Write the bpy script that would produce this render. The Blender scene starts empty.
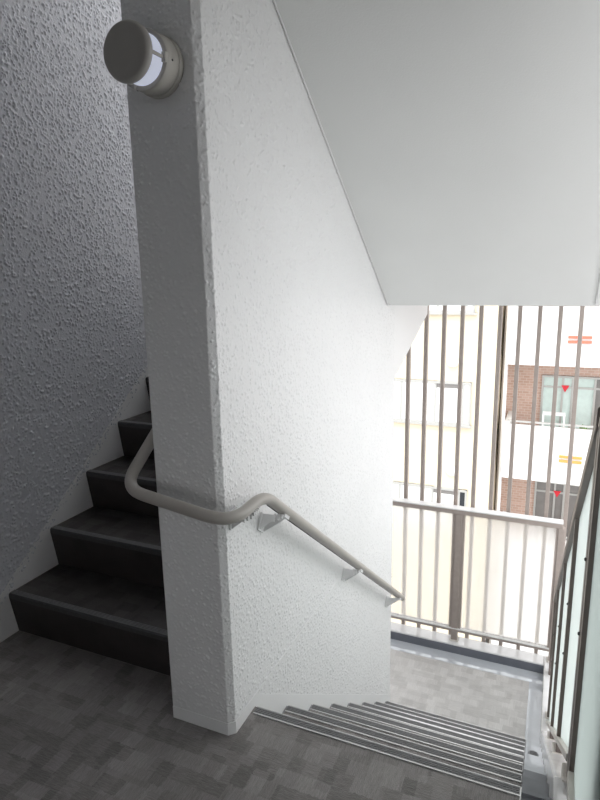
import bpy, bmesh, math, random
import numpy as np
from mathutils import Vector, Matrix
random.seed(4)
scn = bpy.context.scene
COL = scn.collection

# ------------------------------------------------------------------ dimensions (metres)
W = 0.2365            # thickness of the wall between the two flights
XL = -1.173           # face of the left wall
XN, XR = 0.011, 0.886 # ends of the metal nosings
XC, XO = 0.972, 1.12  # inner and outer face of the kerb under the glass balustrade
RISE, RUN = 0.1893, 0.254
YD, YU = 0.1545, 0.146
RU, DU = 0.1903, 0.2525
LEND = 2.05           # far end of the middle wall
ZL = -8 * RISE        # half landing below
ZT = 8 * RU           # half landing above
SL = RISE / RUN
nose = lambda y: -(y - YD) * SL
noseu = lambda y: RU + (y - YU) * RU / DU

# ------------------------------------------------------------------ materials
def new_mat(name):
    m = bpy.data.materials.new(name); m.use_nodes = True
    nt = m.node_tree
    return m, nt, nt.nodes['Principled BSDF'], nt.nodes['Material Output']

def N(nt, t, **kw):
    n = nt.nodes.new(t)
    for k, v in kw.items():
        if k.startswith('i_'):
            n.inputs[k[2:].replace('_', ' ')].default_value = v
        else:
            setattr(n, k, v)
    return n

def math_n(nt, op, a, b=None, c=None):
    n = nt.nodes.new('ShaderNodeMath'); n.operation = op
    for i, v in enumerate((a, b, c)):
        if v is None: continue
        if isinstance(v, (int, float)): n.inputs[i].default_value = v
        else: nt.links.new(v, n.inputs[i])
    return n.outputs[0]

def coords(nt):
    return nt.nodes.new('ShaderNodeTexCoord').outputs['Object']

def ramp(nt, fac, stops):
    r = nt.nodes.new('ShaderNodeValToRGB')
    while len(r.color_ramp.elements) < len(stops): r.color_ramp.elements.new(.5)
    for e, (p, c) in zip(r.color_ramp.elements, stops):
        e.position = p; e.color = (*c, 1) if len(c) == 3 else c
    nt.links.new(fac, r.inputs[0])
    return r.outputs[0]

def simple(name, col, rough=.5, metal=0., spec=.5, var=.06, scale=30., bump=0., bscale=200., bdist=.001):
    m, nt, b, out = new_mat(name)
    co = coords(nt)
    n = N(nt, 'ShaderNodeTexNoise'); n.inputs['Scale'].default_value = scale; n.inputs['Detail'].default_value = 4
    nt.links.new(co, n.inputs['Vector'])
    lo = tuple(max(0, c * (1 - var)) for c in col); hi = tuple(min(1, c * (1 + var)) for c in col)
    nt.links.new(ramp(nt, n.outputs['Fac'], [(.3, lo), (.7, hi)]), b.inputs['Base Color'])
    b.inputs['Roughness'].default_value = rough; b.inputs['Metallic'].default_value = metal
    b.inputs['Specular IOR Level'].default_value = spec
    if bump:
        n2 = N(nt, 'ShaderNodeTexNoise'); n2.inputs['Scale'].default_value = bscale; n2.inputs['Detail'].default_value = 3
        nt.links.new(co, n2.inputs['Vector'])
        bp = N(nt, 'ShaderNodeBump'); bp.inputs['Strength'].default_value = bump; bp.inputs['Distance'].default_value = bdist
        nt.links.new(n2.outputs['Fac'], bp.inputs['Height']); nt.links.new(bp.outputs[0], b.inputs['Normal'])
    return m

def stucco(name, col, rough=.42, scale=190., dist=.0014):
    """satin paint with a fine grain; the sprayed lumps are modelled"""
    m, nt, b, out = new_mat(name)
    co = coords(nt)
    no = N(nt, 'ShaderNodeTexNoise'); no.inputs['Scale'].default_value = scale; no.inputs['Detail'].default_value = 4; no.inputs['Roughness'].default_value = .6
    nt.links.new(co, no.inputs['Vector'])
    bp = N(nt, 'ShaderNodeBump'); bp.inputs['Strength'].default_value = .8; bp.inputs['Distance'].default_value = dist
    nt.links.new(no.outputs['Fac'], bp.inputs['Height']); nt.links.new(bp.outputs[0], b.inputs['Normal'])
    big = N(nt, 'ShaderNodeTexNoise'); big.inputs['Scale'].default_value = 1.5
    nt.links.new(co, big.inputs['Vector'])
    nt.links.new(ramp(nt, big.outputs['Fac'], [(.3, tuple(c * .97 for c in col)), (.7, col)]), b.inputs['Base Color'])
    b.inputs['Roughness'].default_value = rough
    return m

def sheet_floor(name, dark=(.105, .096, .094), light=(.345, .325, .316)):
    """vinyl sheet: staggered blocks of fine ribbing that turn direction from block to block"""
    m, nt, b, out = new_mat(name)
    co = coords(nt)
    wp = N(nt, 'ShaderNodeTexNoise'); wp.inputs['Scale'].default_value = 120; wp.inputs['Detail'].default_value = 2
    nt.links.new(co, wp.inputs['Vector'])
    wm = N(nt, 'ShaderNodeMix', data_type='VECTOR'); wm.inputs['Factor'].default_value = .014
    nt.links.new(co, wm.inputs[4]); nt.links.new(wp.outputs['Color'], wm.inputs[5])
    sp = N(nt, 'ShaderNodeSeparateXYZ'); nt.links.new(wm.outputs[1], sp.inputs[0])
    X, Y = sp.outputs[0], sp.outputs[1]
    def layer(bw, bh, ox, oy):
        row = math_n(nt, 'FLOOR', math_n(nt, 'DIVIDE', math_n(nt, 'ADD', Y, oy), bh))
        off = math_n(nt, 'MULTIPLY', math_n(nt, 'MODULO', row, 3.0), bw * .37)
        cx = math_n(nt, 'FLOOR', math_n(nt, 'DIVIDE', math_n(nt, 'ADD', math_n(nt, 'ADD', X, ox), off), bw))
        cb = N(nt, 'ShaderNodeCombineXYZ'); nt.links.new(cx, cb.inputs[0]); nt.links.new(row, cb.inputs[1])
        wn = N(nt, 'ShaderNodeTexWhiteNoise', noise_dimensions='2D'); nt.links.new(cb.outputs[0], wn.inputs['Vector'])
        return wn.outputs['Value']
    a = layer(.085, .055, 10.0, 10.0); c = layer(.05, .085, 10.03, 10.02)
    patch = math_n(nt, 'MULTIPLY_ADD', a, .55, math_n(nt, 'MULTIPLY', c, .45))
    turn = math_n(nt, 'GREATER_THAN', a, .62)
    rx = math_n(nt, 'SINE', math_n(nt, 'MULTIPLY', X, 1250.0)); ry = math_n(nt, 'SINE', math_n(nt, 'MULTIPLY', Y, 1250.0))
    mixr = N(nt, 'ShaderNodeMix', data_type='FLOAT'); nt.links.new(turn, mixr.inputs[0]); nt.links.new(ry, mixr.inputs[2]); nt.links.new(rx, mixr.inputs[3])
    def streak(sx, sy):
        mp = N(nt, 'ShaderNodeMapping'); mp.inputs['Scale'].default_value = (sx, sy, 1)
        nt.links.new(co, mp.inputs['Vector'])
        g = N(nt, 'ShaderNodeTexNoise'); g.inputs['Scale'].default_value = 1; g.inputs['Detail'].default_value = 4; g.inputs['Roughness'].default_value = .65
        nt.links.new(mp.outputs[0], g.inputs['Vector']); return g.outputs['Fac']
    sm = N(nt, 'ShaderNodeMix', data_type='FLOAT'); nt.links.new(turn, sm.inputs[0]); nt.links.new(streak(26, 240), sm.inputs[2]); nt.links.new(streak(240, 26), sm.inputs[3])
    f = math_n(nt, 'ADD', math_n(nt, 'MULTIPLY_ADD', patch, .40, math_n(nt, 'MULTIPLY', sm.outputs[0], .60)), math_n(nt, 'MULTIPLY', mixr.outputs[0], .05))
    nt.links.new(ramp(nt, f, [(.22, dark), (.78, light)]), b.inputs['Base Color'])
    bp = N(nt, 'ShaderNodeBump'); bp.inputs['Strength'].default_value = .25; bp.inputs['Distance'].default_value = .0008
    nt.links.new(mixr.outputs[0], bp.inputs['Height']); nt.links.new(bp.outputs[0], b.inputs['Normal'])
    nt.links.new(ramp(nt, patch, [(.2, (.62,) * 3), (.8, (.46,) * 3)]), b.inputs['Roughness'])
    return m

def frosted(name, tint, rough, trans, gloss=.5):
    m, nt, b, out = new_mat(name)
    co = coords(nt)
    b.inputs['Base Color'].default_value = (*tint, 1); b.inputs['Transmission Weight'].default_value = 1
    b.inputs['Roughness'].default_value = rough; b.inputs['IOR'].default_value = 1.3
    n = N(nt, 'ShaderNodeTexNoise'); n.inputs['Scale'].default_value = 260
    nt.links.new(co, n.inputs['Vector'])
    bp = N(nt, 'ShaderNodeBump'); bp.inputs['Strength'].default_value = .25; bp.inputs['Distance'].default_value = .0008
    nt.links.new(n.outputs['Fac'], bp.inputs['Height']); nt.links.new(bp.outputs[0], b.inputs['Normal'])
    t = N(nt, 'ShaderNodeBsdfTranslucent'); t.inputs['Color'].default_value = (*tint, 1)
    mx = N(nt, 'ShaderNodeMixShader'); mx.inputs[0].default_value = trans
    nt.links.new(b.outputs[0], mx.inputs[1]); nt.links.new(t.outputs[0], mx.inputs[2]); nt.links.new(mx.outputs[0], out.inputs['Surface'])
    return m

def brick(name):
    m, nt, b, out = new_mat(name)
    co = coords(nt)
    sp = N(nt, 'ShaderNodeSeparateXYZ'); nt.links.new(co, sp.inputs[0])
    cb = N(nt, 'ShaderNodeCombineXYZ'); nt.links.new(sp.outputs[0], cb.inputs[0]); nt.links.new(sp.outputs[2], cb.inputs[1])
    t = N(nt, 'ShaderNodeTexBrick'); t.inputs['Scale'].default_value = 1
    t.inputs['Brick Width'].default_value = .16; t.inputs['Row Height'].default_value = .07; t.inputs['Mortar Size'].default_value = .008
    t.inputs['Color1'].default_value = (.58, .38, .30, 1); t.inputs['Color2'].default_value = (.68, .48, .40, 1); t.inputs['Mortar'].default_value = (.70, .58, .52, 1)
    nt.links.new(cb.outputs[0], t.inputs['Vector']); nt.links.new(t.outputs['Color'], b.inputs['Base Color'])
    b.inputs['Roughness'].default_value = .8
    return m

M = {}
M['stucco'] = stucco('white_stucco_paint', (.80, .80, .80))
M['stucco_left'] = stucco('white_stucco_paint_coarse', (.70, .71, .75), rough=.27, scale=150., dist=.002)
M['corridor'] = simple('dark_corridor_paint', (.42, .41, .41), rough=.6)
M['smooth'] = simple('smooth_white_paint', (.80, .80, .80), rough=.4, var=.02, scale=4, bump=.15, bscale=80)
M['soffit'] = simple('soffit_paint', (.80, .81, .80), rough=.55, var=.015, scale=3, bump=.5, bscale=170, bdist=.0016)
M['sheet'] = sheet_floor('grey_vinyl_sheet')
M['sheet_lit'] = sheet_floor('pale_lit_vinyl_sheet', (.42, .41, .402), (.66, .65, .64))  # landing vinyl: strong daylight and sheen put partly into the paler colour
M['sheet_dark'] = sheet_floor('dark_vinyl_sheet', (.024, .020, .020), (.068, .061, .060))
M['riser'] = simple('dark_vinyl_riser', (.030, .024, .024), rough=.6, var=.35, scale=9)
M['mortar'] = simple('grey_mortar', (.30, .30, .31), rough=.7, var=.12, scale=12, bump=.4, bscale=90)
M['gutter'] = simple('pale_blue_grey_waterproof_paint', (.56, .59, .63), rough=.05, spec=1.0, var=.05, scale=9, bump=.05, bscale=14, bdist=.001)
M['gutter_grey'] = simple('grey_waterproof_paint', (.22, .23, .25), rough=.3, var=.12, scale=14, bump=.3, bscale=20, bdist=.002)
M['kerb'] = simple('white_kerb_paint', (.74, .74, .74), rough=.14, var=.07, scale=11, bump=.15, bscale=24, bdist=.002)
M['kerb_face'] = simple('slate_grey_kerb_paint', (.16, .17, .20), rough=.35, var=.06, scale=12)
M['alu'] = simple('brushed_aluminium', (.66, .66, .66), rough=.42, metal=1., var=.05, scale=60)
M['rubber'] = simple('grey_rubber_tread', (.20, .20, .205), rough=.5, var=.1, scale=80)
M['rubber_dark'] = simple('dark_rubber_tread', (.055, .055, .057), rough=.5, var=.15, scale=80)
M['rail'] = simple('taupe_resin_handrail', (.40, .375, .345), rough=.32, var=.02, scale=20)
M['bracket'] = simple('pale_grey_cast_bracket', (.80, .80, .80), rough=.35, var=.03, scale=40)
M['screw'] = simple('dark_screw_steel', (.12, .12, .12), rough=.35, metal=.8, var=.05)
M['bronze'] = simple('bronze_aluminium_shaded', (.150, .122, .108), rough=.42, metal=.0, var=.05, scale=30)  # darker than the landing posts; shaded faces put into the colour
M['bar'] = simple('taupe_powder_coated_steel', (.36, .31, .28), rough=.45, var=.05, scale=30)
M['shoe'] = simple('pale_beige_base_plate', (.62, .59, .55), rough=.4, var=.06, scale=30)
M['lamp_metal'] = simple('taupe_lamp_enamel', (.44, .42, .385), rough=.45, var=.03, scale=30)
M['lamp_dark'] = simple('dark_taupe_lamp_enamel', (.37, .355, .335), rough=.45, var=.03, scale=30)
M['diffuser'] = frosted('opal_lamp_diffuser', (.86, .88, .97), .35, .75)
_b = M['diffuser'].node_tree.nodes['Principled BSDF']; _b.inputs['Emission Color'].default_value = (.80, .85, 1, 1); _b.inputs['Emission Strength'].default_value = .55
M['glass_landing'] = frosted('clear_frosted_glass', (1, 1, .99), .24, .30)
M['glass_side'] = frosted('greenish_frosted_glass', (.64, .675, .66), .5, .78)
M['glass_side_dim'] = frosted('greenish_frosted_glass_dimmed', (.50, .54, .525), .5, .78)  # same glass as beside the steps; dimmer viewing angle put into the tint
M['cream'] = simple('cream_render', (.80, .71, .54), rough=.85, var=.03, scale=6, bump=.3, bscale=20, bdist=.01)
M['white_wall'] = simple('white_render', (.84, .83, .82), rough=.8, var=.02, scale=4)
M['brick'] = brick('red_brown_brick')
M['win_frame'] = simple('silver_window_frame', (.50, .50, .48), rough=.4, metal=.2, var=.03)
M['curtain'] = simple('white_curtain', (.86, .86, .84), rough=.8, var=.04, scale=9)
M['curtain_green'] = simple('pale_green_curtain', (.66, .78, .74), rough=.8, var=.05, scale=9)
M['dark_pane'] = simple('dark_window_pane', (.035, .04, .048), rough=.12, var=.1)
M['grey_pane'] = simple('grey_window_pane', (.24, .23, .22), rough=.2, var=.08, scale=5)
M['red'] = simple('red_sticker', (.80, .03, .05), rough=.5, var=.02)
M['coral'] = simple('coral_red_paint', (.85, .20, .13), rough=.6, var=.03)
M['orange'] = simple('orange_paint', (.80, .36, .10), rough=.6, var=.03)
M['leaf'] = simple('green_leaf', (.22, .36, .10), rough=.6, var=.25, scale=20)
M['terracotta'] = simple('terracotta_pot', (.40, .20, .12), rough=.8, var=.1)
M['ground'] = simple('pale_concrete_paving', (.36, .36, .355), rough=.9, var=.1, scale=2)

# ------------------------------------------------------------------ mesh helpers
class MB:
    def __init__(self): self.v = []; self.f = []; self.fm = []; self.sm = []
    def add(self, vs, fs, mi=0, smooth=False):
        o = len(self.v); self.v += [tuple(p) for p in vs]
        for f in fs: self.f.append([i + o for i in f]); self.fm.append(mi); self.sm.append(smooth)
        return self
    def box(self, x0, x1, y0, y1, z0, z1, mi=0):
        vs = [(x, y, z) for z in (z0, z1) for y in (y0, y1) for x in (x0, x1)]
        return self.add(vs, [(0, 2, 3, 1), (4, 5, 7, 6), (0, 1, 5, 4), (2, 6, 7, 3), (0, 4, 6, 2), (1, 3, 7, 5)], mi)
    def prism(self, pts, axis, a, b, mi=0):
        """polygon swept along one axis; pts are the other two coordinates in order"""
        def P(u, v, t): return (t, u, v) if axis == 0 else (u, t, v) if axis == 1 else (u, v, t)
        n = len(pts)
        vs = [P(*p, a) for p in pts] + [P(*p, b) for p in pts]
        fs = [tuple(range(n))[::-1], tuple(range(n, 2 * n))] + [(i, (i + 1) % n, n + (i + 1) % n, n + i) for i in range(n)]
        return self.add(vs, fs, mi)
    def lathe(self, prof, origin, axis_vec, seg=48, mi=0, smooth=True):
        """profile of (radius, distance along axis)"""
        ax = Vector(axis_vec).normalized(); t = Vector((0, 0, 1)) if abs(ax.z) < .9 else Vector((1, 0, 0))
        u = ax.cross(t).normalized(); w = ax.cross(u); o = Vector(origin)
        vs = []; fs = []
        for r, h in prof:
            for k in range(seg):
                a = 2 * math.pi * k / seg
                vs.append(o + ax * h + (u * math.cos(a) + w * math.sin(a)) * r)
        for i in range(len(prof) - 1):
            for k in range(seg):
                fs.append((i * seg + k, i * seg + (k + 1) % seg, (i + 1) * seg + (k + 1) % seg, (i + 1) * seg + k))
        self.add(vs, fs, mi, smooth)
        o0 = len(self.v) - len(vs)
        self.f.append([o0 + k for k in range(seg)][::-1]); self.fm.append(mi); self.sm.append(False)
        self.f.append([o0 + (len(prof) - 1) * seg + k for k in range(seg)]); self.fm.append(mi); self.sm.append(False)
        return self
    def tube(self, pts, r, seg=20, mi=0):
        pts = [Vector(p) for p in pts]; vs = []; n = len(pts); prev = None
        for i, p in enumerate(pts):
            t = (pts[min(i + 1, n - 1)] - pts[max(i - 1, 0)]).normalized()
            if prev is None:
                u = t.cross(Vector((0, 0, 1))).normalized()
            else:
                u = (prev - t * prev.dot(t)).normalized()
            prev = u; w = t.cross(u)
            for k in range(seg):
                a = 2 * math.pi * k / seg
                vs.append(p + (u * math.cos(a) + w * math.sin(a)) * r)
        fs = [(i * seg + k, i * seg + (k + 1) % seg, (i + 1) * seg + (k + 1) % seg, (i + 1) * seg + k) for i in range(n - 1) for k in range(seg)]
        self.add(vs, fs, mi, True)
        o0 = len(self.v) - len(vs)
        self.f.append([o0 + k for k in range(seg)][::-1]); self.fm.append(mi); self.sm.append(False)
        self.f.append([o0 + (n - 1) * seg + k for k in range(seg)]); self.fm.append(mi); self.sm.append(False)
        return self
    def build(self, name, mats, parent=None, bevel=0., seg=2):
        me = bpy.data.meshes.new(name)
        me.from_pydata([tuple(p) for p in self.v], [], self.f)
        mats = mats if isinstance(mats, (list, tuple)) else [mats]
        for m in mats: me.materials.append(m)
        for p, mi, s in zip(me.polygons, self.fm, self.sm): p.material_index = mi; p.use_smooth = s
        bm = bmesh.new(); bm.from_mesh(me); bmesh.ops.recalc_face_normals(bm, faces=bm.faces)
        bm.to_mesh(me); bm.free(); me.update()
        o = bpy.data.objects.new(name, me); COL.objects.link(o)
        if parent is not None: o.parent = parent
        if bevel:
            md = o.modifiers.new('Bevel', 'BEVEL'); md.width = bevel; md.segments = seg; md.limit_method = 'ANGLE'; md.angle_limit = math.radians(40)
        return o

def lump_field(nu, nv, step, density, rmin, rmax, hmin, hmax, seed):
    """height map of sprayed plaster lumps, metres"""
    rg = np.random.default_rng(seed)
    H = np.zeros((nu, nv), np.float32)
    n = int(nu * nv * step * step * density)
    cu = rg.uniform(0, nu, n); cv = rg.uniform(0, nv, n)
    r = (rmin + (rmax - rmin) * rg.random(n) ** 2) / step
    asp = rg.uniform(.75, 1.35, n); ang = rg.uniform(0, math.pi, n)
    h = hmin + (hmax - hmin) * rg.random(n) ** 1.5
    for k in range(n):
        R = int(math.ceil(r[k] * 2.2)); iu, iv = int(cu[k]), int(cv[k])
        u0, u1, v0, v1 = max(0, iu - R), min(nu, iu + R + 1), max(0, iv - R), min(nv, iv + R + 1)
        uu = np.arange(u0, u1)[:, None] - cu[k]; vv = np.arange(v0, v1)[None, :] - cv[k]
        ca, sa = math.cos(ang[k]), math.sin(ang[k])
        a = (uu * ca + vv * sa) / (r[k] * asp[k]); b = (-uu * sa + vv * ca) / (r[k] / asp[k])
        q = np.exp(-(a * a + b * b) ** 1.8) * h[k]
        H[u0:u1, v0:v1] = np.maximum(H[u0:u1, v0:v1], q) + .25 * np.minimum(H[u0:u1, v0:v1], q)
    return H

def add_sheet(o, P, keep, mat_index=0):
    """append a grid of points P[nu, nv, 3] to object o, keeping the quads flagged in keep"""
    nu, nv = P.shape[:2]
    idx = np.arange(nu * nv).reshape(nu, nv)
    q = np.stack([idx[:-1, :-1], idx[1:, :-1], idx[1:, 1:], idx[:-1, 1:]], -1)[keep]
    used = np.unique(q); remap = np.full(nu * nv, -1, np.int64); remap[used] = np.arange(len(used))
    co = P.reshape(-1, 3)[used]; q = remap[q]
    old = o.data
    ov = np.zeros(len(old.vertices) * 3, np.float32); old.vertices.foreach_get('co', ov)
    ol = np.zeros(len(old.loops), np.int32); old.loops.foreach_get('vertex_index', ol)
    os_ = np.zeros(len(old.polygons), np.int32); old.polygons.foreach_get('loop_start', os_)
    nold = len(old.vertices); nl = len(ol); npold = len(os_)
    me = bpy.data.meshes.new(old.name)
    me.vertices.add(nold + len(co)); me.vertices.foreach_set('co', np.concatenate([ov, co.astype(np.float32).ravel()]))
    me.loops.add(nl + q.size); me.loops.foreach_set('vertex_index', np.concatenate([ol, (q + nold).ravel().astype(np.int32)]))
    me.polygons.add(npold + len(q)); me.polygons.foreach_set('loop_start', np.concatenate([os_, nl + 4 * np.arange(len(q), dtype=np.int32)]))
    me.polygons.foreach_set('use_smooth', np.concatenate([np.zeros(npold, bool), np.ones(len(q), bool)]))
    me.update(calc_edges=True); me.validate()
    for m in old.materials: me.materials.append(m)
    o.data = me; bpy.data.meshes.remove(old)
    return o

def structure(o): o['kind'] = 'structure'; return o
def thing(name, label, cat, loc=(0, 0, 0), group=None):
    o = bpy.data.objects.new(name, None); COL.objects.link(o); o.location = loc
    o.empty_display_size = .1
    o['label'] = label; o['category'] = cat
    if group: o['group'] = group
    return o
def under(root):
    """parts are written in world metres; keep them there under a root that is moved to the base"""
    bpy.context.view_layer.update()
    inv = root.matrix_world.inverted()
    for c in root.children: c.matrix_parent_inverse = inv

def fillet(path, rad, n=8):
    path = [Vector(p) for p in path]; out = [path[0]]
    for i in range(1, len(path) - 1):
        p, a, b = path[i], path[i - 1], path[i + 1]
        da, db = (a - p), (b - p); r = min(rad[i] if isinstance(rad, (list, tuple)) else rad, da.length * .48, db.length * .48)
        A, B = p + da.normalized() * r, p + db.normalized() * r
        for k in range(n + 1):
            t = k / n; out.append(A * (1 - t) ** 2 + p * 2 * t * (1 - t) + B * t ** 2)
    out.append(path[-1]); return out

# ------------------------------------------------------------------ the setting
YB = -2.4   # wall behind the camera
structure(MB().box(XL, XR, YB, YD - .002, -.16, 0).box(XL, -W, YD - .002, .40, -.16, 0).build('floor', M['sheet']))
structure(MB().box(XL, .880, YD + 7 * RUN + .02, 2.752, ZL - .14, ZL).build('floor.001', M['sheet_lit']))
structure(MB().box(XL, XO, 1.86, 3.0, 1.312, ZT).build('floor.002', M['soffit']))

# middle wall with softened corners and the tapered haunch that carries the landing above
c = .019
zs_ = lambda y: 2.345 - (y - .447) * .73
wl = MB(); ins = .004
wl.prism([(-W, ins), (-c - ins * .4, ins), (-ins, c + ins * .4), (-ins, LEND), (-W, LEND)], 2, -1.9, 3.4)
wl.prism([(LEND, .858), (3.0, 1.185), (3.0, 1.3115), (LEND, 1.3115)], 0, -W, 0)
wm = wl.build('wall_middle', M['stucco'])
step = .0026
dg_ = math.hypot(c, c); L1 = W - c; L3 = LEND - c
nu = int((L1 + dg_ + L3) / step) + 1; z0_, z1_ = -1.62, 2.80; nv = int((z1_ - z0_) / step) + 1
u = np.linspace(0, L1 + dg_ + L3, nu); v = np.linspace(z0_, z1_, nv)
px = np.where(u < L1, -W + u, np.where(u < L1 + dg_, -c + (u - L1) * c / dg_, 0))
py = np.where(u < L1, 0, np.where(u < L1 + dg_, (u - L1) * c / dg_, c + u - L1 - dg_))
nx = np.where(u < L1, 0, np.where(u < L1 + dg_, .7071, 1)); ny = -np.where(u < L1, 1, np.where(u < L1 + dg_, .7071, 0))
H = lump_field(nu, nv, step, 5600, .0026, .0056, .0009, .0032, 11)
H[0, :] = -.0; H[-1, :] = 0
H[v[None, :] < np.where(py < YD, .047, nose(py) + .05)[:, None]] = 0
Pm = np.zeros((nu + 2, nv, 3))
Pm[1:-1, :, 0] = px[:, None] + nx[:, None] * H; Pm[1:-1, :, 1] = py[:, None] + ny[:, None] * H; Pm[:, :, 2] = v[None, :]
Pm[0, :, 0] = -W; Pm[0, :, 1] = ins; Pm[-1, :, 0] = -ins; Pm[-1, :, 1] = LEND
yy = Pm[:-1, :-1, 1]; zz = Pm[:-1, :-1, 2]
keep = (zz > np.where(yy < .15, -.004, nose(yy) - .12)) & ((yy < .3) | (zz < np.maximum(zs_(yy) + .05, 1.33)))
structure(add_sheet(wm, Pm, keep))
wlft = MB().box(XL - .16, XL - .003, YB - .1, 3.0, -1.9, 4.6).build('wall_left', M['stucco_left'])
step = .0029
y0_, y1_ = -.9, 1.75
nu = int((y1_ - y0_) / step) + 1; nv = int(3.02 / step) + 1
u = np.linspace(y0_, y1_, nu); v = np.linspace(0, 3.02, nv)
H = lump_field(nu, nv, step, 5200, .0034, .0074, .0016, .0060, 23)
H[v[None, :] < np.maximum(.055, noseu(u) - .0)[:, None]] = 0
Pl = np.zeros((nu, nv, 3)); Pl[..., 0] = XL + H; Pl[..., 1] = u[:, None]; Pl[..., 2] = v[None, :]
yy = Pl[:-1, :-1, 1]; zz = Pl[:-1, :-1, 2]
structure(add_sheet(wlft, Pl, zz > np.maximum(0, noseu(yy) - .16)))
structure(MB().box(XL - .16, XO + .1, YB - .15, YB, -.3, .10).box(XL - .16, XO + .1, YB - .15, YB, 1.35, 16.0).box(XL - .16, .40, YB - .15, YB, .10, 1.35).box(1.03, XO + .1, YB - .15, YB, .10, 1.35).build('wall_back', M['corridor']))  # unseen; height added to block the sun, opening cut to light the pillar
structure(MB().box(1.078, 1.20, YB, -.34, -.3, 2.86).box(1.078, 1.20, -.34, .12, 1.26, 2.86).build('wall_right_shade', M['stucco']))  # unseen; placed to cut daylight, hanging panel added to darken the upper wall

# smooth skirting bands beside the flights
t = .0020
structure(MB().prism([(YD + .0, -.02), (YD, -.2), (LEND - .002, nose(LEND) - .12), (LEND - .002, nose(LEND) + .05), (YD + .005, .046), (YD, .046)], 0, 0, t)
          .prism([(-W, 0), (-c, 0), (0, c), (0, YD), (t, YD), (t, c - t * .4), (-c + t * .4, -t), (-W, -t)], 2, .0005, .046).build('baseboard_middle', M['smooth']))
structure(MB().box(0, .0022, YD, 1.02, .040, .046).build('trim_7', M['smooth']))
structure(MB().prism([(YB, 0), (YU + .06, 0), (YU + 8 * DU, ZT - .1), (YU + 8 * DU, ZT + .07), (YU + 7 * DU, ZT + .06), (YU - .06, RU - .005), (YU - .16, .06), (YB, .06)], 0, XL, XL + t).build('baseboard_left', M['smooth']))

# ceiling over the corridor, and the raking soffits of the flights above
structure(MB().box(XL, XO, YB, -.20, 2.84, 3.03).build('ceiling', M['soffit']))
sr = -.73
zs = lambda y: 2.345 + (y - .447) * sr
g0, g1, gd = 1.036, 1.062, .014
sec = [(0.004, 0), (g0, 0), (g0, gd), (g1, gd), (g1, 0), (XO, 0), (XO, .27), (0.004, .27)]
sf = MB()
ya, yb = -.24, 1.860
vs = [(x, ya, zs(ya) + z) for x, z in sec] + [(x, yb, zs(yb) + z) for x, z in sec]
n = len(sec)
sf.add(vs, [tuple(range(n)), tuple(range(n, 2 * n))] + [(i, (i + 1) % n, n + (i + 1) % n, n + i) for i in range(n)])
structure(sf.build('ceiling.001', M['soffit']))
# bead of sealant where the soffit meets the wall
structure(MB().tube([(.005, ya, zs(ya) - .001), (.005, yb, zs(yb) - .001)], .0035, seg=10).build('trim_1', M['smooth']))
zs2 = lambda y: 2.80 + (y - .1) * .74
structure(MB().prism([(-.2, 2.84), (.05, 2.84), (2.2, zs2(2.2) + .02), (2.2, zs2(2.2) + .3), (-.2, 3.03)], 0, XL, -W).build('ceiling.002', M['soffit']))

# kerb, gutters
structure(MB().box(XL, XC, 2.752, 2.89, ZL - .14, ZL - .001).box(.880, XC, YD + 7 * RUN + .02, 2.752, ZL - .14, ZL - .001).build('trim_2', M['gutter']))
dg = thing('drain_grate', 'small round floor drain in the pale gutter beside the steps', 'drain', (.928, YD + 5 * RUN - .040, -5 * RISE + .0042))
MB().lathe([(.026, -.004), (.026, .002), (.022, .003)], (.928, YD + 5 * RUN - .040, -5 * RISE + .0042), (0, 0, 1), 24).build('ring', M['gutter_grey'], dg)
gr_ = MB()
for j in range(4): gr_.box(.928 - .017, .928 + .017, YD + 5 * RUN - .056 + j * .009, YD + 5 * RUN - .052 + j * .009, -5 * RISE + .007, -5 * RISE + .009)
gr_.build('grille', M['screw'], dg)
bpy.context.view_layer.update()
for c_ in dg.children: c_.matrix_parent_inverse = dg.matrix_world.inverted()
kb = MB().box(XL, XC, 2.893, 3.02, ZL - .3, -1.440)
structure(kb.build('trim_3', M['kerb'], bevel=.008))
structure(MB().box(XL, XC - .001, 2.888, 2.8935, ZL - .05, -1.448).build('trim_4', M['kerb_face'], bevel=.002))
kh = .072
yk = YD + (1.440 + kh) / SL
structure(MB().prism([(YB, kh), (YD, kh), (yk, -1.440), (3.02, -1.440), (3.02, ZL - .3), (yk, ZL - .3), (YD, -.3), (YB, -.3)], 0, XC, XO).build('trim_5', M['kerb'], bevel=.010, seg=3))
structure(MB().box(XR, XC, YB, YD - .002, -.16, -.010).build('trim_6', M['gutter_grey']))
structure(MB().box(XL, -W, 2.9, 3.0, ZT, 2.72).build('upper_light_block', M['stucco']))  # unseen solid block, added to cut daylight falling on the left wall
structure(MB().box(-60, 60, -40, 80, -9.2, -9.0).build('ground', M['ground']))

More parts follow.
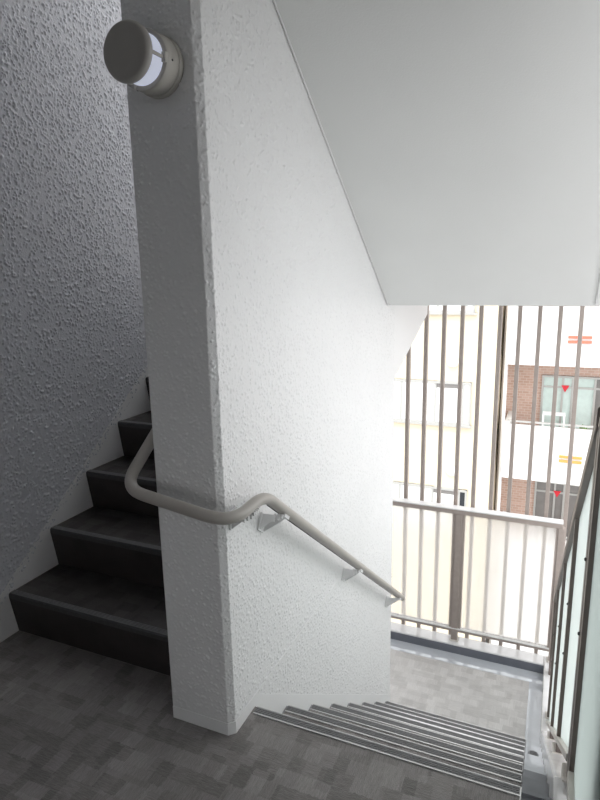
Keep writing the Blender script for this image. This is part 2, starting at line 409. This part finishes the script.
# ------------------------------------------------------------------ flight going down
st = thing('staircase', 'flight of steps with bright ribbed metal nosings going down to the landing', 'stairs', (0.45, 1.0, -.8))
pr = [(YD, -.004)]
for k in range(8):
    y = YD + k * RUN
    pr += [(y - .006, -k * RISE - .03 if k else -.03), (y - .018, -(k + 1) * RISE - .004)]
    if k < 7: pr += [(y + RUN, -(k + 1) * RISE - .004)]
pr[0] = (YD - .006, -.012)
low = [(YD + 7 * RUN - .018, ZL - .14), (YD + .10, -.42), (YD - .10, -.32), (YD - .10, -.165), (YD - .006, -.165)]
MB().prism(pr + low, 0, 0.0005, XC - .0005).build('flight', M['mortar'], st)
for k in range(8):
    y = YD + k * RUN; z = -k * RISE
    if k:
        MB().box(XN, XR, y - RUN - .01, y - .036, z - .0035, z + .0005).build('tread_covering', M['sheet'], st)
    ns = MB()
    ns.box(XN, XR, y - .0365, y - .0315, z - .003, z + .0035)          # bright back edge
    ns.box(XN, XR, y - .0315, y - .0035, z - .003, z + .0002)
    ns.box(XN, XR, y - .0035, y, z - .028, z + .0025)                    # front lip
    o = ns.build('nosing', M['alu'], st)
    rb = MB()
    for j in range(4):
        a = y - .0308 + j * .0068
        rb.box(XN + .001, XR - .001, a, a + .0048, z + .0002, z + .0030)
    rb.build('ribbed_insert', M['rubber'], o)
MB().box(XR, XR + .004, YD - .05, YD - .001, -.02, .003).build('end_plate', M['alu'], st)
# painted drain channel stepping down beside the treads
for ks, mat in (((1, 2), 'gutter_grey'), (range(3, 9), 'gutter')):
    ch = MB()
    for k in ks:
        y = YD + (k - 1) * RUN
        z = -k * RISE
        ch.box(XR + .004, XC - .001, y - .016, y + RUN - (.020 if k < 8 else .16), z - .02, z + .004)
        ch.box(XR + .004, XC - .001, y - .017, y - .004, z, z + RISE)
    ch.build('drain_channel', M[mat], st)
under(st)

# ------------------------------------------------------------------ flight going up
su = thing('staircase', 'dark flight of steps climbing behind the pillar along the rough wall', 'stairs', (-.7, 1.0, .0))
pr = []
sl = .030
for k in range(8):
    y = YU + k * DU; z = (k + 1) * RU
    pr += [(y + sl, k * RU if k else .0005), (y + .004, z - .022), (y + .004, z - .004)]
pr += [(1.859, ZT - .004), (1.859, 1.315), (1.80, 1.27), (YU + .45, .0005)]
pr = [p for i, p in enumerate(pr)]
MB().prism(pr, 0, XL + .0005, -W - .0005).build('flight', M['mortar'], su)
for k in range(8):
    y = YU + k * DU; z = (k + 1) * RU
    x0, x1 = XL + t, -W - .001
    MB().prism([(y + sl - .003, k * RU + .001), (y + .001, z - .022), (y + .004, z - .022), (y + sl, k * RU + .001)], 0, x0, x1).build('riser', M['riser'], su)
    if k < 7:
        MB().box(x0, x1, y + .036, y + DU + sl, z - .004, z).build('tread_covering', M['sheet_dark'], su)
    o = MB().prism([(y + .036, z - .004), (y + .036, z + .001), (y + .004, z + .001), (y, z - .004), (y, z - .022), (y + .004, z - .022), (y + .004, z - .004)], 0, x0, x1).build('nosing', M['rubber_dark'], su, bevel=.001)
    rb = MB()
    for j in range(4):
        a = y + .006 + j * .0072
        rb.box(x0 + .001, x1 - .001, a, a + .004, z + .001, z + .0032)
    rb.build('ribbed_insert', M['rubber'], o)
under(su)

# ------------------------------------------------------------------ handrail
hr = thing('handrail', 'taupe tubular handrail wrapped around the pillar and running down the white wall', 'handrail', (0, 1.0, .1))
su_ = RU / DU
xh, yh, xg = .075, -.078, -.302
path = [(xg, 1.9, .862 + (1.9 + .0) * su_), (xg, yh + .045, .905), (xg, yh, .866), (xh, yh, .803), (xh, .135, .812), (xh, 2.045, -.607)]
path = [(xg, 1.9, .858 + 1.95 * su_), (xg, yh - .0, .860), (xh, yh, .803), (xh, .135, .812), (xh, 2.045, -.607)]
RR = .0185
MB().tube(fillet(path, [0, .075, .09, .07, 0], 10), RR, seg=24).build('rail', M['rail'], hr)
q0, q1 = Vector((xh, .19, .812 + .055 * (-.607 - .812) / (2.045 - .135))), Vector(path[-1])
off = Vector((-.66, -.75 * .6, -.75 * .8)).normalized() * (RR - .0005)
MB().tube([q0 + off, q1 + off - (q1 - q0).normalized() * .01], .0045, seg=10).build('gasket_strip', M['screw'], hr)
e = Vector(path[-1]); dn = (Vector(path[-1]) - Vector(path[-2])).normalized()
MB().lathe([(RR + .0008, -.012), (RR + .0008, .002), (RR - .002, .006), (.004, .008)], e, dn, seg=24).build('end_cap', M['lamp_metal'], hr)
def bracket(y, zc, slope):
    """wall plate, gusset arm and ribbed saddle, all square to the slope of the rail"""
    a = math.atan(slope)
    def tr(p):
        u, v = p[1], p[2]
        return (p[0], y + u * math.cos(a) - v * math.sin(a), zc + u * math.sin(a) + v * math.cos(a))
    def put(mb): mb.v = [tr(p) for p in mb.v]; return mb
    pl = MB().prism([(-.022, -.085), (.022, -.085), (.026, -.08), (.026, -.022), (-.026, -.022), (-.026, -.08)], 0, .000, .0075)
    o = put(pl).build('bracket', M['bracket'], hr, bevel=.0015)
    ar = MB()
    for s in (-.020, .016):
        ar.prism([(.005, -.080), (.010, -.080), (.060, -.040), (.082, -.018), (.066, -.0175), (.05, -.026), (.005, -.030)], 1, s, s + .004)
    ar.prism([(.005, -.034), (.050, -.030), (.052, -.024), (.005, -.026)], 1, -.020, .020)
    put(ar).build('arm', M['bracket'], o, bevel=.001)
    sd = MB()
    for j in range(4):
        s = -.020 + j * .011
        sd.box(.060, .090, s, s + .007, -.026, -.014)
    sd.box(.062, .088, -.020, .020, -.022, -.0165)
    for j in range(3):
        sd.box(.050 + .013 * j, .058 + .013 * j, -.0255, -.0195, -.050 + .008 * j, -.020)
    put(sd).build('saddle', M['bracket'], o, bevel=.001)
    for v in (-.046, -.068):
        put(MB().lathe([(.005, 0), (.005, .002), (.003, .0032)], (.006, 0, v), (1, 0, 0), seg=12)).build('screw', M['screw'], o)
bracket(.060, .806, 0.0)
for y in (.285, 1.135, 1.955):
    bracket(y, .812 + (y - .135) * (-.607 - .812) / (2.045 - .135), (-.607 - .812) / (2.045 - .135))
under(hr)

# ------------------------------------------------------------------ bulkhead lamp
lx, lz = -.123, 2.042
la = thing('wall_lamp', 'round taupe bulkhead lamp on the end of the pillar', 'lamp', (lx, 0, lz))
MB().lathe([(.0765, -.001), (.0765, .014), (.0745, .017), (.0735, .0175)], (lx, 0, lz), (0, -1, 0), 64).build('back_plate', M['lamp_metal'], la)
MB().lathe([(.0735, .016), (.0725, .022), (.0740, .023), (.0735, .068), (.0715, .071), (.055, .071)], (lx, 0, lz), (0, -1, 0), 64).build('collar', M['lamp_metal'], la)
MB().lathe([(.060, .066), (.062, .072), (.062, .118), (.058, .124)], (lx, 0, lz), (0, -1, 0), 64).build('diffuser', M['diffuser'], la)
MB().lathe([(.058, .122), (.068, .122), (.0705, .124), (.0712, .129), (.0700, .135), (.0665, .141), (.062, .1435), (.045, .1442)], (lx, 0, lz), (0, -1, 0), 64).build('cap', M['lamp_dark'], la)
for k in range(3):
    a = math.radians(-4 + 120 * k)
    ca, sa = math.cos(a), math.sin(a)
    s = MB().box(-.004, .004, -.124, -.062, .061, .067).box(-.012, .012, -.078, -.066, .0615, .0735)
    s.v = [(lx + p[0] * -sa + p[2] * ca, p[1], lz + p[0] * ca + p[2] * sa) for p in s.v]
    o = s.build('strut', M['lamp_metal'], la, bevel=.001)
    b = MB().lathe([(.003, 0), (.003, .0015), (.0015, .0025)], (lx + .0735 * ca, -.048, lz + .0735 * sa), (ca, 0, sa), 10)
    b.build('screw', M['screw'], la)
under(la)

# ------------------------------------------------------------------ balustrade across the far side of the landing
YR = 2.965
br = thing('balustrade', 'level balustrade of two frosted panes between bronze posts across the far side of the landing', 'railing', (.4, YR, -1.440))
MB().box(-.62, 1.030, YR - .030, YR + .035, -.345, -.308).build('top_rail', M['bar'], br, bevel=.004)
MB().box(-.62, 1.000, YR - .030, YR + .022, -1.352, -1.332).build('bottom_rail', M['bar'], br, bevel=.003)
MB().box(-.62, 1.000, YR - .030, YR + .022, -1.332, -1.325).build('rail_lit_top', M['bracket'], br, bevel=.001)  # painted pale top, standing in for bright sky reflected on the rail
MB().box(-.62, 1.030, YR - .034, YR + .039, -.308, -.298).build('rail_lit_top', M['bracket'], br, bevel=.002)  # same on the upper rail: its sky-lit top face put into colour
posts = []
for x0, x1 in ((-.62, -.572), (.270, .318), (1.000, 1.046)):
    o = MB().box(x0, x1, YR - .024, YR + .024, -1.439, -.345).build('post', M['bar'], br, bevel=.003)
    MB().box(x0 - .012, x1 + .012, YR - .034, YR + .034, -1.4395, -1.430).build('base_plate', M['shoe'], o, bevel=.002)
for x0, x1 in ((-.572, .270), (.318, 1.000)):
    MB().box(x0 + .020, x1 - .010, YR - .004, YR + .004, -1.325, -.345).build('glass_pane', M['glass_landing'], br)
for x0, x1, ww in ((-.572, -.550, 0), (.248, .270, 0), (.318, .340, 0), (.986, 1.000, 0)):
    MB().box(x0, x1, YR - .018, YR + .018, -1.3255, -.345).build('stile', M['bar'], br, bevel=.002)
MB().box(.640, .656, YR - .008, YR + .008, -1.372, -1.352).build('glazing_block', M['bar'], br)
under(br)

# ------------------------------------------------------------------ raking balustrade beside the flight
XI, XE = 1.006, 1.052
HB = 1.165
bs = thing('balustrade', 'raking glass balustrade with bronze posts down the open side of the steps', 'railing', (1.03, 1.2, -.5))
ztop = lambda y: nose(y) + HB
ya, yb = .155, 2.80
MB().prism([(ya, ztop(ya) - .05), (ya, ztop(ya)), (yb, ztop(yb)), (yb, ztop(yb) - .05)], 0, XI - .006, XE + .006).build('top_rail', M['bronze'], bs, bevel=.004)
zb = lambda y: nose(y) + .155
MB().prism([(.20, zb(.20) - .028), (.20, zb(.20)), (2.30, zb(2.30)), (2.30, zb(2.30) - .028)], 0, XI - .004, XI + .030).build('bottom_rail', M['shoe'], bs, bevel=.003)
PY = (.155, .875, 1.600, 2.320)
for y in PY:
    z0 = max(nose(y) + kh, -1.440)
    o = MB().prism([(y, z0), (y + .045, z0), (y + .045, ztop(y + .045) - .045), (y, ztop(y) - .045)], 0, XI, XE).build('post', M['bronze'], bs, bevel=.003)
    MB().box(XI - .012, XE + .012, y - .012, y + .057, z0 - .045, z0 + .006).build('base_plate', M['shoe'], o, bevel=.003)
    for f in (.42, .62):
        z = z0 + (ztop(y) - z0) * f
        MB().lathe([(.005, 0), (.005, .003), (.003, .005)], (XI, y + .012, z), (-1, 0, 0), 12).build('screw', M['screw'], o)
for y0, y1 in zip(PY[:-1], PY[1:]):
    a, b_ = y0 + .045, y1
    MB().prism([(a, zb(a) - .01), (a, ztop(a) - .045), (b_, ztop(b_) - .045), (b_, zb(b_) - .01)], 0, XI + .014, XI + .022).build('glass_pane', M['glass_side'], bs)
    MB().prism([(a, zb(a) - .01), (a, ztop(a) - .045), (a + .012, ztop(a + .012) - .045), (a + .012, zb(a + .012) - .01)], 0, XI + .008, XI + .028).build('glazing_bead', M['shoe'], bs)
a, b_ = PY[-1] + .045, 2.80
MB().prism([(a, -1.30), (a, ztop(a) - .045), (b_, ztop(b_) - .045), (b_, -1.30)], 0, XI + .014, XI + .022).build('glass_pane', M['glass_side'], bs)
MB().box(XI, XE, 2.78, 2.825, -1.440, ztop(2.80) - .04).build('post', M['bronze'], bs, bevel=.003)
under(bs)

# ------------------------------------------------------------------ level balustrade of the upper floor
bu = thing('balustrade', 'level glass balustrade on the upper floor, ending in a rounded rail corner', 'railing', (1.03, -.2, kh))
zt0 = ztop(.155)
MB().tube(fillet([(1.029, -.60, zt0 - .010), (1.029, .095, zt0 - .010), (1.029, .122, zt0 - .040)], .03), .027, seg=16).build('top_rail', M['bronze'], bu)
for y in (-.60,):
    MB().box(XI, XE, y, y + .045, kh, zt0 - .03).build('post', M['bronze'], bu, bevel=.003)
MB().box(XI, XE, .095, .140, kh + .0, zt0 - .03).build('post', M['bronze'], bu, bevel=.003)
MB().box(XI - .004, XI + .030, -.555, .095, kh + .05, kh + .085).build('bottom_rail', M['shoe'], bu, bevel=.003)
MB().box(XI + .012, XI + .020, -.555, .095, kh + .085, zt0 - .03).build('glass_pane', M['glass_side_dim'], bu)
under(bu)

# ------------------------------------------------------------------ vertical bars outside the landing
lv = thing('louvre_screen', 'screen of tall thin taupe bars standing outside the landing balustrade', 'screen', (.4, 3.06, -2.2))
for z in (-1.72, 1.41, 3.5):
    MB().box(-.70, 1.20, 3.022, 3.040, z, z + .05).build('cross_rail', M['bar'], lv, bevel=.002)
for k in range(-3, 10):
    x = -.149 + .1325 * k
    MB().box(x - .014, x + .014, 3.040, 3.085, -2.2, 3.7).build('bar', M['bar'], lv, bevel=.003)
under(lv)

# ------------------------------------------------------------------ buildings across the street
YF = 13.5
cb_ = thing('apartment_building', 'cream rendered building with wide curtained windows behind the bars', 'building', (-4, 16, -9))
MB().box(-9, -.405, YF, YF + 8, -9, 4.5).build('wall', M['cream'], cb_)
def cream_window(z0, z1, dark):
    x0, x1 = -3.6, -.97
    f = MB()
    for a, b in ((x0, x0 + .05), (-2.77, -2.72), (-1.885, -1.835), (-1.185, -1.145), (x1 - .05, x1)): f.box(a, b, YF - .06, YF - .002, z0, z1)
    for a, b in ((z0, z0 + .05), (z1 - .06, z1)): f.box(x0, x1, YF - .065, YF - .002, a, b)
    f.box(x0 - .05, x1 + .05, YF - .10, YF - .002, z0 - .05, z0)
    o = f.build('window', M['win_frame'], cb_)
    MB().box(x0, -1.885, YF - .03, YF - .003, z0, z1).build('curtain', M['curtain'], o)
    MB().box(-1.835, -1.185, YF - .03, YF - .003, z0, z1 - .17).build('curtain', M['curtain'], o)
    MB().box(-1.835, -1.185, YF - .035, YF - .003, z1 - .17, z1 - .06).build('blind_box', M['grey_pane'], o)
    MB().box(-1.145, -1.02, YF - .03, YF - .003, z0, z1).build('pane', M['dark_pane'] if dark else M['curtain'], o)
cream_window(-2.36, -1.25, False); cream_window(-5.25, -4.09, True); cream_window(.48, 1.6, False)
for x, z in ((-1.45, -.76), (-1.38, -3.62)):
    MB().lathe([(.14, 0), (.14, .03), (.10, .10), (.03, .14)], (x, YF, z), (0, -1, 0), 20).build('vent_hood', M['white_wall'], cb_)
under(cb_)

wb = thing('apartment_building', 'white apartment building with brick balconies behind the bars', 'building', (3, 17, -9))
YW = 15.0
MB().box(-.30, 7, YW, YW + 7, -9, 5).build('brick_wall', M['brick'], wb)
MB().box(-.17, 7, YF + .005, YF + .5, -9, -6.53).build('ground_storey_wall', M['white_wall'], wb)
MB().box(-.34, -.30, YW - .2, YW + 7, -9, 5).build('side_wall', M['white_wall'], wb)
for j, zt in enumerate((3.51, .63, -2.25, -5.13)):
    o = MB().box(-.17, 7, YF, YF + .14, zt - 1.39, zt).box(-.17, 7, YF + .14, YW, zt - 1.39, zt - 1.21).box(-.17, -.03, YF + .14, YW, zt - 1.39, zt).build('balcony', M['white_wall'], wb, bevel=.01)
    MB().box(-.1, 7, YF + .04, YF + .10, zt + .06, zt + .10).build('balcony_rail', M['win_frame'], o)
    if j in (1, 2):
        for dz in (-.66, -.77):
            MB().box(1.14, 1.64, YF - .05, YF - .001, zt + dz - .06, zt + dz).build('slot_trim', M['coral'] if j == 1 else M['orange'], o, bevel=.005)
for z0 in (-.62, -3.50, -6.4):   # sliding balcony windows, one storey apart
    zt = z0 - .60; zbm = zt - 1.95
    f = MB()
    for x in (.62, 1.10, 1.33, 1.85, 2.4): f.box(x, x + .05, YW - .07, YW - .001, zbm, zt)
    for z in (zt - .05, zt - .32, zbm): f.box(.62, 2.45, YW - .064, YW - .002, z, z + .05)
    o = f.build('window', M['win_frame'], wb)
    top = z0 == -.62
    MB().box(.67, 1.10, YW - .03, YW - .002, zbm, zt).build('pane', M['curtain_green'] if top else M['grey_pane'], o)
    MB().box(1.15, 1.33, YW - .035, YW - .002, zbm, zt).build('pane', M['curtain_green'] if top else M['grey_pane'], o)
    MB().box(1.38, 1.85, YW - .03, YW - .002, zbm, zt).build('pane', M['curtain_green'] if top else M['grey_pane'], o)
    MB().box(1.90, 2.40, YW - .03, YW - .002, zbm, zt).build('pane', M['grey_pane'], o)
    MB().prism([(1.09, zt - .24), (1.28, zt - .24), (1.185, zt - .42)], 1, YW - .085, YW - .072).build('sticker', M['red'], o)
MB().lathe([(.045, 0), (.045, 13.5)], (-.205, YF + .3, -9), (0, 0, 1), 16).build('drainpipe', M['white_wall'], wb)
MB().lathe([(.03, 0), (.03, 13.5)], (-.275, YF + .5, -9), (0, 0, 1), 12).build('drainpipe', M['bar'], wb)
under(wb)

# a little plant pot and a drying rack on the balcony
pp = thing('plant_pot', 'small green plant in a pot on the balcony opposite', 'plant', (1.64, YF + .45, -3.46))
MB().lathe([(.10, 0), (.14, .95), (.14, 1.0), (.12, 1.0)], (1.64, YF + .45, -3.46), (0, 0, 1), 16).build('pot', M['terracotta'], pp)
lf = MB()
for k in range(26):
    a = random.uniform(0, 6.28); el = random.uniform(.2, 1.4); L = random.uniform(.18, .32)
    d = Vector((math.cos(a) * math.cos(el), math.sin(a) * math.cos(el), math.sin(el)))
    s = Vector((-math.sin(a), math.cos(a), 0)) * .045; b0 = Vector((1.64, YF + .45, -2.48)); nrm = d.cross(s).normalized() * .004
    lf.add([b0 - s * .2, b0 + s * .2, b0 + d * L * .6 + s, b0 + d * L, b0 + d * L * .6 - s, b0 + d * L * .5 + nrm], [(0, 1, 5), (1, 2, 5), (2, 3, 5), (3, 4, 5), (4, 0, 5), (0, 4, 3, 2, 1)])
lf.build('foliage', M['leaf'], pp); under(pp)
dr = thing('drying_rack', 'white metal drying rack standing on the balcony opposite', 'rack', (.96, YF + .6, -3.46))
for x in (.72, 1.2):
    for dy in (.5, .75):
        MB().lathe([(.02, 0), (.02, 1.42)], (x, YF + dy, -3.46), (0, 0, 1), 10).build('leg', M['white_wall'], dr)
for j in range(4):
    MB().box(.70, 1.22, YF + .5 + j * .083 - .01, YF + .5 + j * .083 + .01, -2.06, -2.03).build('rod', M['white_wall'], dr)
under(dr)

# ------------------------------------------------------------------ camera
cd = bpy.data.cameras.new('camera'); cam = bpy.data.objects.new('camera', cd); COL.objects.link(cam)
pit, rol, yaw = .212504, -.0196545, .4140576
fw = Vector((-math.sin(yaw) * math.cos(pit), math.cos(yaw) * math.cos(pit), -math.sin(pit)))
rt = Vector((math.cos(yaw), math.sin(yaw), 0)); up = rt.cross(fw)
r2 = rt * math.cos(rol) + up * math.sin(rol); u2 = -rt * math.sin(rol) + up * math.cos(rol)
m = Matrix((r2, u2, -fw)).transposed().to_4x4(); m.translation = (.895635, -1.432797, 1.5)
cam.matrix_world = m
cd.sensor_fit = 'VERTICAL'; cd.sensor_height = 24; cd.sensor_width = 18; cd.lens = 587.8709 / 800 * 24
cd.clip_start = .02; cd.clip_end = 200
scn.camera = cam

# ------------------------------------------------------------------ light: a bright overcast sky
wd = bpy.data.worlds.new('sky'); scn.world = wd; wd.use_nodes = True
bg = wd.node_tree.nodes['Background']; bg.inputs[0].default_value = (.98, .985, 1.0, 1); bg.inputs[1].default_value = 1.0
scn.view_settings.view_transform = 'Standard'; scn.view_settings.look = 'None'
scn.view_settings.exposure = 1.36; scn.view_settings.gamma = 1; scn.view_settings.use_curve_mapping = False
sd = bpy.data.lights.new('sun', 'SUN'); sd.energy = .45; sd.angle = math.radians(10); sd.color = (1, .97, .92)
so = bpy.data.objects.new('sun', sd); COL.objects.link(so); so.location = (0, -20, 30)
so.rotation_euler = Vector((0, 1, -1.6)).to_track_quat('-Z', 'Y').to_euler()
